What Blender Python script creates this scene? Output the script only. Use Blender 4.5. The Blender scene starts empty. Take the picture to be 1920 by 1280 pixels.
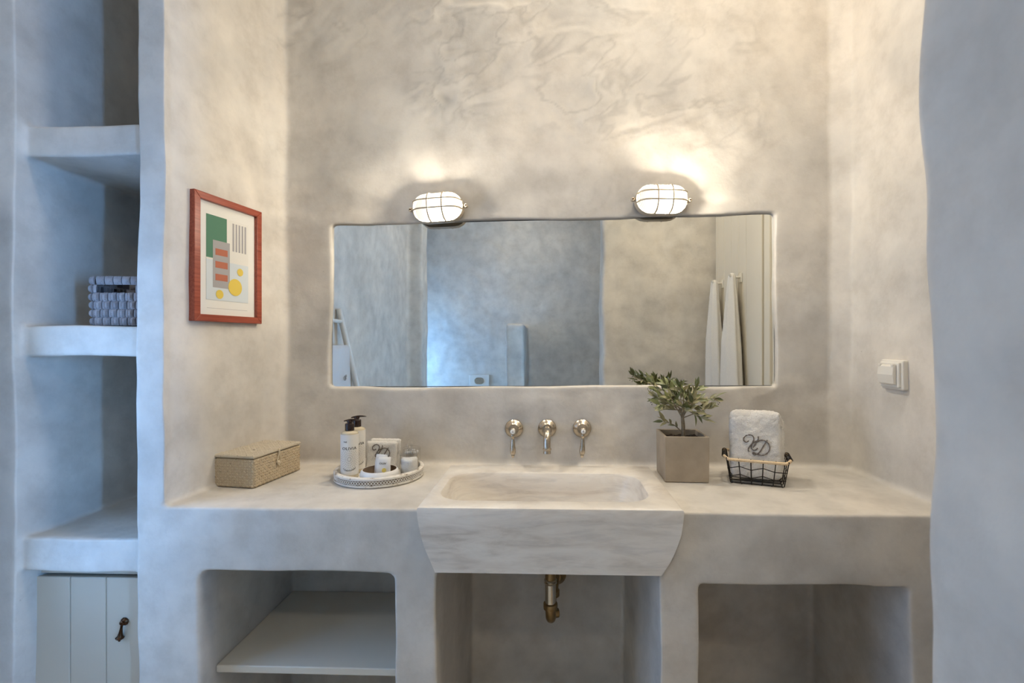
import bpy, bmesh, math, random
import numpy as np
from mathutils import Vector, Matrix, noise

random.seed(7)
scene = bpy.context.scene
COL = scene.collection
PI = math.pi
R = math.radians

# ------------------------------------------------------------------ camera
cam_d = bpy.data.cameras.new('camera'); cam = bpy.data.objects.new('camera', cam_d); COL.objects.link(cam)
cam_d.sensor_width = 36.0; cam_d.lens = 900 / 1920 * 36
cam_d.shift_x = -40 / 1920
cam_d.clip_start = 0.02
cam.location = (0, 0, 1.25); cam.rotation_euler = (R(90), 0, R(1.8))
cam_d.dof.use_dof = True; cam_d.dof.focus_distance = 1.42; cam_d.dof.aperture_fstop = 7.0
scene.camera = cam

# ------------------------------------------------------------------ light levels
BULB = 9.6            # watts of each bulkhead bulb
GLASS = 2.4            # glow of the fluted bulkhead glass
RECESS_FILL = 9.5    # emission of the fill lamp added over the recess
PASSAGE_FILL = 47.0    # emission of the fill lamp added before the washstand
REAR_FILL = 46.0       # emission of the fill lamp added at the rear of the room
WINDOW_A = 84.0        # daylight of the unseen right window, set behind the partition to aim at the shelving
WINDOW_B = 16.0         # daylight in the recess window on the left
WINDOW_C = 4.0         # daylight in the window of the left wall, beside the shelving niche
WARM = (1.0, 0.89, 0.73)
DAY = (0.20, 0.47, 1.0)
scene.view_settings.view_transform = 'Standard'
scene.view_settings.look = 'None'
scene.view_settings.exposure = 0.6
scene.view_settings.gamma = 1.0
scene.view_settings.use_curve_mapping = False
world = bpy.data.worlds.new('world'); scene.world = world; world.use_nodes = True
world.node_tree.nodes['Background'].inputs[0].default_value = (0.5, 0.7, 1.0, 1)
world.node_tree.nodes['Background'].inputs[1].default_value = 0.4

scene.cycles.max_bounces = 7; scene.cycles.diffuse_bounces = 4; scene.cycles.glossy_bounces = 4; scene.cycles.transmission_bounces = 6
scene.cycles.adaptive_threshold = .02; scene.cycles.caustics_reflective = False; scene.cycles.caustics_refractive = False

# ------------------------------------------------------------------ materials
class NT:
    def __init__(s, name):
        s.m = bpy.data.materials.new(name); s.m.use_nodes = True
        s.t = s.m.node_tree; s.n = s.t.nodes; s.p = s.n['Principled BSDF']
    def new(s, typ, **kw):
        o = s.n.new(typ)
        for k, v in kw.items():
            if k in o.inputs.keys(): o.inputs[k].default_value = v
            else: setattr(o, k, v)
        return o
    def link(s, a, b): s.t.links.new(a, b)
    def noise(s, vec, scale, detail=4, rough=.55, dist=0):
        o = s.new('ShaderNodeTexNoise', Scale=scale, Detail=detail, Roughness=rough, Distortion=dist)
        s.link(vec, o.inputs['Vector']); return o.outputs['Fac']
    def ramp(s, fac, *stops):
        o = s.new('ShaderNodeValToRGB'); e = o.color_ramp.elements
        while len(e) < len(stops): e.new(0.5)
        for k, (p, c) in enumerate(stops):
            e[k].position = p; e[k].color = (*c, 1) if len(c) == 3 else c
        s.link(fac, o.inputs[0]); return o.outputs[0]
    def mix(s, fac, a, b, mode='MIX'):
        o = s.new('ShaderNodeMix', data_type='RGBA', blend_type=mode)
        for sock, v in ((o.inputs[0], fac), (o.inputs[6], a), (o.inputs[7], b)):
            if hasattr(v, 'is_output'): s.link(v, sock)
            else: sock.default_value = v if not isinstance(v, tuple) else (*v, 1)
        return o.outputs[2]
    def math(s, op, a, b=0.0, clamp=False):
        o = s.new('ShaderNodeMath', operation=op, use_clamp=clamp)
        for sock, v in ((o.inputs[0], a), (o.inputs[1], b)):
            if hasattr(v, 'is_output'): s.link(v, sock)
            else: sock.default_value = v
        return o.outputs[0]
    def mapping(s, vec, scale=(1, 1, 1), rot=(0, 0, 0), loc=(0, 0, 0)):
        o = s.new('ShaderNodeMapping'); o.inputs['Scale'].default_value = scale
        o.inputs['Rotation'].default_value = rot; o.inputs['Location'].default_value = loc
        s.link(vec, o.inputs['Vector']); return o.outputs[0]
    def pos(s): return s.new('ShaderNodeNewGeometry').outputs['Position']
    def obj(s): return s.new('ShaderNodeTexCoord').outputs['Object']
    def bump(s, h, strength=.3, dist=.01, prev=None):
        o = s.new('ShaderNodeBump', Strength=strength, Distance=dist)
        s.link(h, o.inputs['Height'])
        if prev is not None: s.link(prev, o.inputs['Normal'])
        return o.outputs[0]

def plain(name, col, rough=.5, metal=0.0, bump=None, vary=None, **kw):
    t = NT(name); p = t.p
    p.inputs['Base Color'].default_value = (*col, 1); p.inputs['Roughness'].default_value = rough; p.inputs['Metallic'].default_value = metal
    for k, v in kw.items(): p.inputs[k.replace('_', ' ')].default_value = v
    if vary:
        sc, amt = vary
        f = t.noise(t.obj(), sc, 5, .6)
        c = t.ramp(f, (.3, tuple(v * (1 - amt) for v in col)), (.7, tuple(min(1, v * (1 + amt)) for v in col)))
        t.link(c, p.inputs['Base Color'])
    if bump:
        sc, st, di = bump
        t.link(t.bump(t.noise(t.obj(), sc, 4, .6), st, di), p.inputs['Normal'])
    return t.m

def make_plaster():
    """hand-trowelled plaster: mottling and veins come per vertex ('tone'), grain and pits from the nodes"""
    t = NT('plaster'); P = t.pos()
    at = t.new('ShaderNodeAttribute', attribute_name='tone').outputs['Color']
    mid = t.noise(P, 10, 6, .68)
    c = t.mix(.8, at, t.ramp(mid, (.34, (.845, .835, .82)), (.52, (.985, .985, .985)), (.70, (1.07, 1.07, 1.065))), 'MULTIPLY')
    vo = t.new('ShaderNodeTexVoronoi', Scale=8.0); t.link(P, vo.inputs['Vector'])
    pit = t.math('SUBTRACT', 1.0, t.math('MULTIPLY', vo.outputs['Distance'], 40.0), True)
    c = t.mix(t.math('MULTIPLY', pit, .5), c, (.18, .15, .12))
    t.link(c, t.p.inputs['Base Color'])
    t.p.inputs['Roughness'].default_value = .6
    t.p.inputs['Specular IOR Level'].default_value = .25
    t.link(t.bump(t.noise(P, 30, 4, .62), .15, .007), t.p.inputs['Normal'])
    return t.m

def make_marble():
    t = NT('marble'); P = t.pos()
    Q = t.mapping(P, (1.1, 1.3, 5.5), (0, R(9), 0))
    n = t.noise(Q, 4.2, 7, .62, .7)
    col = t.ramp(n, (.27, (.50, .445, .38)), (.44, (.70, .65, .58)), (.58, (.78, .74, .675)), (.8, (.82, .785, .73)))
    n2 = t.noise(t.mapping(P, (1, 1, 7), (0, R(12), 0)), 9, 6, .6, .4)
    g = t.ramp(n2, (.36, (.78, .78, .79)), (.5, (1, 1, 1)))
    t.link(t.mix(.55, col, g, 'MULTIPLY'), t.p.inputs['Base Color'])
    t.p.inputs['Roughness'].default_value = .36
    t.link(t.bump(t.noise(P, 60, 4, .6), .12, .004), t.p.inputs['Normal'])
    return t.m

def make_terry(name, col=(.87, .835, .77)):
    t = NT(name); P = t.obj()
    n = t.noise(P, 420, 3, .7)
    c = t.ramp(n, (.3, tuple(v * .86 for v in col)), (.6, col))
    t.link(c, t.p.inputs['Base Color'])
    t.p.inputs['Roughness'].default_value = .95
    t.p.inputs['Sheen Weight'].default_value = .3
    t.link(t.bump(n, .9, .004), t.p.inputs['Normal'])
    return t.m

def make_glow(name, col, strength):
    t = NT(name)
    t.p.inputs['Base Color'].default_value = (.9, .88, .82, 1)
    t.p.inputs['Roughness'].default_value = .25
    t.p.inputs['Emission Color'].default_value = (*col, 1)
    t.p.inputs['Emission Strength'].default_value = strength
    return t.m

def make_clear(name, tint=(1, 1, 1), gloss=.06):
    """thin clear glass that lets light through without caustics"""
    t = NT(name); out = t.n['Material Output']; t.n.remove(t.p)
    tr = t.new('ShaderNodeBsdfTransparent'); tr.inputs[0].default_value = (*tint, 1)
    gl = t.new('ShaderNodeBsdfGlossy'); gl.inputs['Roughness'].default_value = .03
    lw = t.new('ShaderNodeLayerWeight', Blend=.32)
    f = t.math('ADD', t.math('MULTIPLY', lw.outputs['Facing'], .34), gloss * .4, True)
    mx = t.new('ShaderNodeMixShader'); t.link(f, mx.inputs[0]); t.link(tr.outputs[0], mx.inputs[1]); t.link(gl.outputs[0], mx.inputs[2])
    t.link(mx.outputs[0], out.inputs['Surface']); return t.m

def make_fluted():
    """pressed fluted lamp glass: lets the bulb through and glows, brightest around the bulb in the right half"""
    t = NT('sconce_glass'); out = t.n['Material Output']; t.n.remove(t.p)
    sx = t.new('ShaderNodeSeparateXYZ'); t.link(t.obj(), sx.inputs[0]); x = sx.outputs['X']
    wv = t.math('ADD', .74, t.math('MULTIPLY', t.math('SINE', t.math('MULTIPLY', x, 1500.0)), .26))  # rib shading of the flutes drawn as stripes in the glow
    d = t.math('DIVIDE', t.math('SUBTRACT', x, .022), .034)
    g = t.math('POWER', 2.718, t.math('MULTIPLY', t.math('MULTIPLY', d, d), -1.0))
    em = t.new('ShaderNodeEmission'); em.inputs[0].default_value = (*WARM, 1)
    t.link(t.math('MULTIPLY', t.math('MULTIPLY', wv, t.math('ADD', .30, g)), GLASS), em.inputs[1])
    tr = t.new('ShaderNodeBsdfTransparent'); tr.inputs[0].default_value = (.55, .55, .55, 1)
    ad = t.new('ShaderNodeAddShader'); t.link(em.outputs[0], ad.inputs[0]); t.link(tr.outputs[0], ad.inputs[1])
    t.link(ad.outputs[0], out.inputs['Surface']); return t.m

def make_wood(name, a, b, rough=.4, scale=(2, 40, 40)):
    t = NT(name)
    n = t.noise(t.mapping(t.obj(), scale), 4, 6, .65, .6)
    t.link(t.ramp(n, (.3, a), (.65, b)), t.p.inputs['Base Color'])
    t.p.inputs['Roughness'].default_value = rough
    t.link(t.bump(n, .15, .002), t.p.inputs['Normal'])
    return t.m

def make_distressed():
    t = NT('distressed_white'); P = t.obj()
    n = t.noise(t.mapping(P, (1, 1, 3.5)), 55, 6, .7)
    t.link(t.ramp(n, (.36, (.23, .16, .10)), (.43, (.70, .66, .59)), (.7, (.80, .77, .71))), t.p.inputs['Base Color'])
    t.p.inputs['Roughness'].default_value = .6
    return t.m

def make_metal(name, a, b, rough, scale=60):
    t = NT(name); n = t.noise(t.obj(), scale, 5, .6)
    t.link(t.ramp(n, (.3, a), (.7, b)), t.p.inputs['Base Color'])
    t.p.inputs['Metallic'].default_value = 1.0; t.p.inputs['Roughness'].default_value = rough
    return t.m

MAT = {
    'plaster': make_plaster(), 'marble': make_marble(), 'terry': make_terry('terry'),
    'linen': make_terry('pale_towel', (.70, .70, .69)),
    'mirror': plain('mirror_glass', (.90, .92, .90), .008, 1.0),
    'mirror_edge': plain('mirror_edge', (.05, .05, .045), .4),
    'nickel': make_metal('brushed_nickel', (.46, .40, .32), (.60, .53, .43), .24),
    'brass': make_metal('aged_brass', (.25, .165, .075), (.40, .28, .14), .33),
    'chrome': make_metal('chrome', (.55, .50, .41), (.66, .60, .50), .2),
    'bronze': make_metal('dark_bronze', (.035, .018, .010), (.12, .06, .03), .32, 120),
    'cage': plain('cage_cream', (.50, .43, .33), .4, .3),
    'lamp_inside': plain('lamp_inside', (.03, .028, .024), .8),
    'porcelain': plain('porcelain', (.86, .85, .82), .2),
    'ink': plain('black_ink', (.02, .018, .015), .7),
    'thread': plain('grey_thread', (.16, .135, .115), .9, bump=(900, .5, .002)),
    'cream_paint': plain('cream_paint', (.66, .61, .51), .42, bump=(6, .05, .004), vary=(3, .03)),
    'greige_paint': plain('greige_paint', (.56, .50, .40), .45, bump=(8, .06, .004), vary=(3, .03)),
    'groove': plain('door_groove', (.30, .28, .24), .7),  # grey-brown core that shows in the gaps between door boards
    'frame_red': make_wood('red_stained_wood', (.20, .030, .014), (.37, .085, .045), .3),
    'paper': plain('mat_paper', (.76, .745, .69), .8),
    'green': plain('print_green', (.075, .20, .125), .7), 'blue': plain('print_pale_blue', (.60, .655, .68), .7),
    'yellow': plain('print_yellow', (.70, .52, .085), .7), 'rust': plain('print_rust', (.43, .135, .075), .7),
    'greyprint': plain('print_grey', (.36, .35, .35), .7), 'whiteprint': plain('print_white', (.73, .71, .65), .7),
    'wicker': None, 'wicker_dark': None,
    'string': plain('string', (.66, .56, .40), .9),
    'concrete': plain('concrete_pot', (.36, .295, .215), .75, bump=(45, .18, .004), vary=(14, .14)),
    'soil': plain('soil', (.035, .022, .014), .95, bump=(150, 1.0, .01), vary=(90, .5)),
    'bark': plain('bark', (.27, .22, .15), .9, bump=(120, .7, .004), vary=(70, .3)),
    'leaf1': plain('leaf_green', (.185, .205, .075), .45, vary=(30, .25)),
    'leaf2': plain('leaf_olive', (.33, .305, .165), .5, vary=(30, .25)),
    'leaf3': plain('leaf_dark', (.12, .135, .055), .45, vary=(30, .25)),
    'berry': plain('berry', (.02, .018, .02), .4),
    'wire': plain('black_wire', (.022, .018, .015), .42, .6),
    'cane': make_wood('cane', (.60, .43, .24), (.74, .57, .36), .45, (60, 3, 60)),
    'plastic': plain('white_plastic', (.72, .69, .62), .32),
    'plastic_grey': plain('plastic_side', (.55, .51, .44), .4),
    'pump': plain('pump_brown', (.022, .009, .005), .18),
    'liquid': plain('amber_bottle', (.60, .52, .37), .12),
    'label': plain('bottle_label', (.76, .73, .67), .55),
    'distressed': make_distressed(),
    'tray_groove': plain('tray_groove', (.22, .165, .11), .8),
    'bowl': plain('bowl_white', (.78, .765, .73), .4, bump=(40, .1, .003)),
    'bowl_in': plain('bowl_inside', (.22, .155, .10), .6),
    'glass': make_clear('clear_glass', (.985, .985, .98)),
    'cotton': plain('cotton', (.84, .83, .80), .95, bump=(260, .8, .004)),
    'buds': plain('bud_stick', (.60, .47, .30), .8),
    'gold': plain('gold_print', (.72, .55, .12), .5),
    'tile': plain('cement_floor', (.60, .48, .34), .5, bump=(12, .1, .005), vary=(5, .08)),
    'sconce': make_fluted(),
    'fill_glow': make_glow('fill_lamp_glass', WARM, RECESS_FILL),
    'daylight_a': make_glow('aimed_pane_right', DAY, WINDOW_A),
    'daylight_b': make_glow('daylight_pane_left', DAY, WINDOW_B),
    'daylight_c': make_glow('daylight_pane_side', DAY, WINDOW_C),
    'ladder': plain('ladder_wood', (.62, .60, .55), .6, vary=(8, .06)),
}
def make_wicker(name, a, b, rough=.75):
    t = NT(name); P = t.obj()
    info = t.new('ShaderNodeObjectInfo').outputs['Random']
    n = t.noise(t.mapping(P, (90, 90, 300)), 3, 4, .6)
    f = t.math('ADD', t.math('MULTIPLY', n, .6), t.math('MULTIPLY', info, .4))
    n2 = t.noise(P, 130, 2, .5)
    c = t.ramp(f, (.25, a), (.75, b))
    c = t.mix(t.math('MULTIPLY', t.math('LESS_THAN', n2, .33), .6), c, tuple(v * .35 for v in a))
    t.link(c, t.p.inputs['Base Color']); t.p.inputs['Roughness'].default_value = rough
    t.link(t.bump(n, .4, .002), t.p.inputs['Normal'])
    return t.m
MAT['wicker'] = make_wicker('seagrass', (.42, .325, .20), (.62, .51, .36))
MAT['wicker_lid'] = make_wicker('seagrass_lid', (.50, .43, .32), (.66, .59, .47))
MAT['wicker_dark'] = make_wicker('painted_wicker', (.20, .19, .20), (.36, .33, .33), .6)

# ------------------------------------------------------------------ mesh helpers
class MB:
    """collects shapes; build() links them as one mesh object"""
    def __init__(s): s.v = []; s.f = []
    def add(s, vs, fs, M=None):
        o = len(s.v)
        s.v += [tuple(M @ Vector(p)) if M is not None else tuple(p) for p in vs]
        s.f += [tuple(i + o for i in f) for f in fs]; return s
    def box(s, lo, hi, M=None):
        (a, b, c), (d, e, g) = lo, hi
        return s.add([(a,b,c),(d,b,c),(d,e,c),(a,e,c),(a,b,g),(d,b,g),(d,e,g),(a,e,g)],
              [(0,3,2,1),(4,5,6,7),(0,1,5,4),(1,2,6,5),(2,3,7,6),(3,0,4,7)], M)
    def prism(s, pts, axis, lo, hi, M=None):
        n = len(pts)
        def p3(u, v, w): return {'z': (u, v, w), 'y': (u, w, v), 'x': (w, u, v)}[axis]
        vs = [p3(u, v, lo) for u, v in pts] + [p3(u, v, hi) for u, v in pts]
        fs = [tuple(range(n))[::-1], tuple(range(n, 2 * n))] + [(i, (i + 1) % n, n + (i + 1) % n, n + i) for i in range(n)]
        return s.add(vs, fs, M)
    def lathe(s, prof, seg=32, M=None, cap=True):
        vs, fs = [], []
        for r, z in prof:
            for k in range(seg):
                a = 2 * PI * k / seg; vs.append((r * math.cos(a), r * math.sin(a), z))
        for i in range(len(prof) - 1):
            for k in range(seg):
                k2 = (k + 1) % seg
                fs.append((i * seg + k, i * seg + k2, (i + 1) * seg + k2, (i + 1) * seg + k))
        if cap:
            fs.append(tuple(range(seg))[::-1]); fs.append(tuple(range((len(prof) - 1) * seg, len(prof) * seg)))
        return s.add(vs, fs, M)
    def tube(s, pts, rad, seg=8, closed=False, M=None, flat=1.0):
        P = [Vector(p) for p in pts]; n = len(P)
        rs = rad if isinstance(rad, (list, tuple)) else [rad] * n
        vs, fs = [], []; prev = None
        for i in range(n):
            if closed: d = P[(i + 1) % n] - P[i - 1]
            else: d = P[min(i + 1, n - 1)] - P[max(i - 1, 0)]
            if d.length < 1e-9: d = Vector((0, 0, 1))
            d.normalize()
            if prev is None:
                up = Vector((0, 0, 1)) if abs(d.z) < .9 else Vector((1, 0, 0))
                a = d.cross(up).normalized()
            else:
                a = prev - d * prev.dot(d)
                a = a.normalized() if a.length > 1e-6 else d.orthogonal().normalized()
            prev = a; b = d.cross(a)
            for k in range(seg):
                t = 2 * PI * k / seg
                vs.append(P[i] + a * (rs[i] * math.cos(t)) + b * (rs[i] * flat * math.sin(t)))
        m = n if closed else n - 1
        for i in range(m):
            j = (i + 1) % n
            for k in range(seg):
                k2 = (k + 1) % seg
                fs.append((i * seg + k, i * seg + k2, j * seg + k2, j * seg + k))
        if not closed:
            fs.append(tuple(range(seg))[::-1]); fs.append(tuple(range((n - 1) * seg, n * seg)))
        return s.add(vs, fs, M)
    def loft(s, rings, M=None, cap0=True, cap1=True):
        n = len(rings[0]); vs = [p for r in rings for p in r]; fs = []
        for i in range(len(rings) - 1):
            for k in range(n):
                k2 = (k + 1) % n
                fs.append((i * n + k, i * n + k2, (i + 1) * n + k2, (i + 1) * n + k))
        if cap0: fs.append(tuple(range(n))[::-1])
        if cap1: fs.append(tuple(range((len(rings) - 1) * n, len(rings) * n)))
        return s.add(vs, fs, M)
    def grid(s, fn, nu, nv, M=None):
        vs = [fn(i / nu, j / nv) for j in range(nv + 1) for i in range(nu + 1)]
        fs = [(j*(nu+1)+i, j*(nu+1)+i+1, (j+1)*(nu+1)+i+1, (j+1)*(nu+1)+i) for j in range(nv) for i in range(nu)]
        return s.add(vs, fs, M)
    def mesh(s, name, mat, smooth=None, bevel=0, bseg=2):
        me = bpy.data.meshes.new(name); me.from_pydata(s.v, [], s.f)
        bm = bmesh.new(); bm.from_mesh(me)
        bmesh.ops.remove_doubles(bm, verts=bm.verts, dist=1e-6)
        bmesh.ops.recalc_face_normals(bm, faces=bm.faces)
        if bevel:
            ed = [e for e in bm.edges if len(e.link_faces) == 2 and e.calc_face_angle(0) > R(35)]
            bmesh.ops.bevel(bm, geom=ed, offset=bevel, segments=bseg, profile=.5, affect='EDGES')
        bm.to_mesh(me); bm.free()
        if smooth is not None:
            me.shade_smooth()
            if smooth < 180: me.set_sharp_from_angle(angle=R(smooth))
        me.materials.append(mat); return me
    def build(s, name, mat, parent=None, smooth=None, bevel=0, bseg=2):
        return link(name, s.mesh(name, mat, smooth, bevel, bseg), parent)

def link(name, data, parent=None, loc=None, rot=None):
    o = bpy.data.objects.new(name, data); COL.objects.link(o)
    if parent is not None: o.parent = parent
    if loc is not None: o.location = loc
    if rot is not None: o.rotation_euler = rot
    return o
def tag(o, label, cat, group=None):
    o['label'] = label; o['category'] = cat
    if group: o['group'] = group
    return o
def thing(name, label, cat, loc=(0, 0, 0), rz=0.0, group=None):
    return tag(link(name, None, None, loc, (0, 0, rz)), label, cat, group)
def structure(o, label=None):
    o['kind'] = 'structure'
    if label: o['label'] = label
    return o
def copy_tree(o, parent=None):
    c = o.copy(); COL.objects.link(c); c.parent = parent
    for ch in list(o.children): copy_tree(ch, c)
    return c
def rot_to(d):
    return Vector((0, 0, 1)).rotation_difference(Vector(d)).to_matrix().to_4x4()
def rrect(hx, hy, r, z, n=6, cx=0, cy=0):
    out = []
    for (sx, sy, a0) in ((1, 1, 0), (-1, 1, 90), (-1, -1, 180), (1, -1, 270)):
        for k in range(n + 1):
            a = R(a0 + 90 * k / n)
            out.append((cx + sx * (hx - r) + r * math.cos(a), cy + sy * (hy - r) + r * math.sin(a), z))
    return out
def smooth_path(pts, per=6):
    P = [Vector(p) for p in pts]; out = []
    for i in range(len(P) - 1):
        p0, p1, p2, p3 = P[max(i - 1, 0)], P[i], P[i + 1], P[min(i + 2, len(P) - 1)]
        for k in range(per):
            t = k / per
            out.append(.5 * ((2 * p1) + (-p0 + p2) * t + (2*p0 - 5*p1 + 4*p2 - p3) * t*t + (-p0 + 3*p1 - 3*p2 + p3) * t**3))
    out.append(P[-1]); return out
def text_mesh(txt, size, extrude=.0002):
    cu = bpy.data.curves.new('t', 'FONT'); cu.body = txt; cu.size = size; cu.align_x = 'CENTER'; cu.align_y = 'CENTER'
    cu.extrude = extrude; cu.resolution_u = 2
    o = bpy.data.objects.new('t', cu); COL.objects.link(o)
    dg = bpy.context.evaluated_depsgraph_get()
    me = bpy.data.meshes.new_from_object(o.evaluated_get(dg))
    bpy.data.objects.remove(o); bpy.data.curves.remove(cu); return me

# ------------------------------------------------------------------ masonry: union of solids, softened, hand-trowelled
_rs = np.random.RandomState(4)
_perm = np.concatenate([_rs.permutation(256)] * 3).astype(np.int32)
_grad = _rs.normal(size=(256, 3)).astype(np.float32); _grad /= np.linalg.norm(_grad, axis=1)[:, None]
def perlin(p):
    p = np.asarray(p, np.float32); i = np.floor(p).astype(np.int32); f = p - i; i &= 255
    u = f * f * f * (f * (f * 6 - 15) + 10); r = 0
    for dx in (0, 1):
        for dy in (0, 1):
            for dz in (0, 1):
                h = _perm[_perm[_perm[i[:, 0] + dx] + i[:, 1] + dy] + i[:, 2] + dz] & 255
                g = _grad[h]
                d = (g[:, 0] * (f[:, 0] - dx) + g[:, 1] * (f[:, 1] - dy) + g[:, 2] * (f[:, 2] - dz))
                w = (u[:, 0] if dx else 1 - u[:, 0]) * (u[:, 1] if dy else 1 - u[:, 1]) * (u[:, 2] if dz else 1 - u[:, 2])
                r = r + d * w
    return r * 1.6
def fbm(p, octaves=4, gain=.5, lac=2.03):
    r = 0; a = 1.0
    for k in range(octaves):
        r = r + a * perlin(p + 17.3 * k); p = p * lac; a *= gain
    return r
def vnoise(p): return np.stack([perlin(p), perlin(p + 31.7), perlin(p + 71.1)], axis=1)
def sstep(x, a, b):
    t = np.clip((x - a) / (b - a), 0, 1); return t * t * (3 - 2 * t)

def plaster_tone(p):
    """per-vertex plaster colour, trowel veins and relief (metres, outward positive) for world points"""
    x, y, z = p[:, 0], p[:, 1], p[:, 2]
    w = p + .10 * vnoise(p * 2.1)
    big = fbm(w * 2.3, 4, .55); mot = fbm(w * np.array([6.5, 6.5, 5.0]) + 9, 4, .55)
    zone = .16 + .84 * sstep(z, 1.74, 2.02) * (y > 1.53)
    zone = np.where((y > 1.53) & (z > .86) & (z < 1.95), np.maximum(zone, .30), zone)
    q = np.stack([x * .95 + z * .55, y, z * 1.75 - x * .75], axis=1)
    q = q + .16 * vnoise(q * 2.0 + 3) + .05 * vnoise(q * 6.5)
    v = fbm(q * 3.1 + 40, 4, .5)
    gate = sstep(perlin(p * 2.4 + 11) + .5 * perlin(p * 5.1), -.30, .35)
    line = np.clip(1 - np.abs(v) * 11, 0, 1) * gate * zone
    ridge = (1 - np.abs(v) * 2.2)
    relief = zone * (.0056 * np.clip(ridge, -.5, 1) * gate + .0012 * mot) - .0022 * line
    tone = np.array([.628, .592, .533])[None] * (1 + .105 * big + .105 * mot)[:, None]
    tone *= np.array([1, 1, 1])[None] + (big * .02)[:, None] * np.array([1, 0, -1.2])[None]
    tone = tone * (1 - .18 * line[:, None]) * (1 - .10 * (np.clip(-v, 0, 1) * zone)[:, None])
    return np.clip(tone, .2, .85), relief

def masonry(mb, voxel, amp1, amp2, flat_top=None, smooth_it=2):
    me = bpy.data.meshes.new('raw'); me.from_pydata(mb.v, [], mb.f)
    bm = bmesh.new(); bm.from_mesh(me); bmesh.ops.triangulate(bm, faces=bm.faces)
    bmesh.ops.recalc_face_normals(bm, faces=bm.faces); bm.to_mesh(me); bm.free()
    o = bpy.data.objects.new('raw', me); COL.objects.link(o)
    m = o.modifiers.new('r', 'REMESH'); m.mode = 'VOXEL'; m.voxel_size = voxel
    m2 = o.modifiers.new('s', 'SMOOTH'); m2.iterations = smooth_it; m2.factor = .5
    dg = bpy.context.evaluated_depsgraph_get()
    out = bpy.data.meshes.new_from_object(o.evaluated_get(dg))
    bpy.data.objects.remove(o); bpy.data.meshes.remove(me)
    n = len(out.vertices); co = np.empty(n * 3, np.float32); out.vertices.foreach_get('co', co); co = co.reshape(-1, 3)
    w = vnoise(co * 3.1) * amp1 + vnoise(co * 11.0 + 5) * amp2
    if flat_top is not None:
        k = np.abs(co[:, 2] - flat_top) < .012
        w[k, 2] *= .12
        tone, relief = plaster_tone(co)
        w[:, 1] -= np.where((co[:, 1] > 1.53) & (co[:, 1] < 1.572) & (co[:, 2] > .90), relief, 0)
    co = (co + w).astype(np.float32)
    out.vertices.foreach_set('co', co.ravel()); out.update()
    return out

def add_tone(me):
    n = len(me.vertices); co = np.empty(n * 3, np.float32); me.vertices.foreach_get('co', co)
    tone, _ = plaster_tone(co.reshape(-1, 3))
    at = me.attributes.new('tone', 'FLOAT_COLOR', 'POINT')
    at.data.foreach_set('color', np.concatenate([tone, np.ones((n, 1))], axis=1).astype(np.float32).ravel())
    return me

def split_mesh(me, classify, mat):
    """cut one masonry surface into the named pieces; normals stay those of the whole surface"""
    nv, nf = len(me.vertices), len(me.polygons)
    co = np.empty(nv * 3, np.float32); me.vertices.foreach_get('co', co); co = co.reshape(-1, 3)
    no = np.empty(nv * 3, np.float32); me.vertex_normals.foreach_get('vector', no); no = no.reshape(-1, 3)
    vi = np.empty(len(me.loops), np.int32); me.loops.foreach_get('vertex_index', vi)
    q = vi.reshape(-1, 4); c = co[q].mean(axis=1); fn = no[q].mean(axis=1)
    lab = classify(c, fn)
    res = {}
    for name in sorted(set(lab.tolist())):
        if not name: continue
        sel = q[lab == name]; u, inv = np.unique(sel, return_inverse=True)
        m = bpy.data.meshes.new(name)
        m.from_pydata(co[u].tolist(), [], inv.reshape(-1, 4).tolist())
        m.shade_smooth(); m.normals_split_custom_set_from_vertices(no[u].tolist())
        add_tone(m); m.materials.append(mat); res[name] = m
    return res

FY = 1.138      # plane of the masonry front
BY = 1.56       # back wall of the washstand recess
CT = 0.848      # counter height
mb = MB()
# washstand, left of the sink: a bridge over the open niche
mb.prism([(-1.0,-.05),(-.846,-.05),(-.846,.682),(-.836,.693),(-.60,.697),(-.378,.693),(-.368,.684),(-.366,-.05),(-.268,-.05),(-.268,.685),
          (-.263,.703),(-.278,.735),(-.291,.762),(-.303,.800),(-.307,.835),(-.308,CT),(-1.0,CT)], 'y', FY, 1.62)
mb.prism([(.257,.703),(.262,.685),(.262,-.05),(.352,-.05),(.352,.681),(.60,.683),(.841,.676),(.843,-.05),(1.0,-.05),(1.0,CT),
          (.310,CT),(.309,.835),(.305,.800),(.293,.762),(.280,.735)], 'y', FY, 1.62)
mb.box((-.36, 1.515, .66), (.36, 1.62, CT))                                  # ledge behind the sink
mb.prism([(-.27,FY+.02),(-.25,1.585),(-.25,1.7),(-.30,1.7),(-.30,FY+.02)], 'z', -.05, .70)   # splayed sides under the sink
mb.prism([(.262,FY+.02),(.242,1.585),(.242,1.7),(.30,1.7),(.30,FY+.02)], 'z', -.05, .70)
mb.box((-.3, FY + .03, -.05), (.3, 1.7, .13))                                # raised floor under the sink
# back wall with the shallow mirror recess
WB = 1.76
mb.prism([(-1.0,-.05),(1.02,-.05),(1.02,1.110),(.728,1.108),(.0,1.103),(-.717,1.099),(-1.0,1.097)], 'y', BY, WB)
mb.prism([(-1.0,1.630),(-.717,1.636),(-.2,1.645),(.3,1.652),(.728,1.661),(1.02,1.666),(1.02,3.1),(-1.0,3.1)], 'y', BY, WB)
mb.box((-1.0, BY, 1.0), (-.717, WB, 1.7)); mb.box((.728, BY, 1.0), (1.02, WB, 1.75))
mb.box((-.8, 1.600, 1.0), (.8, WB, 1.8))
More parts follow.
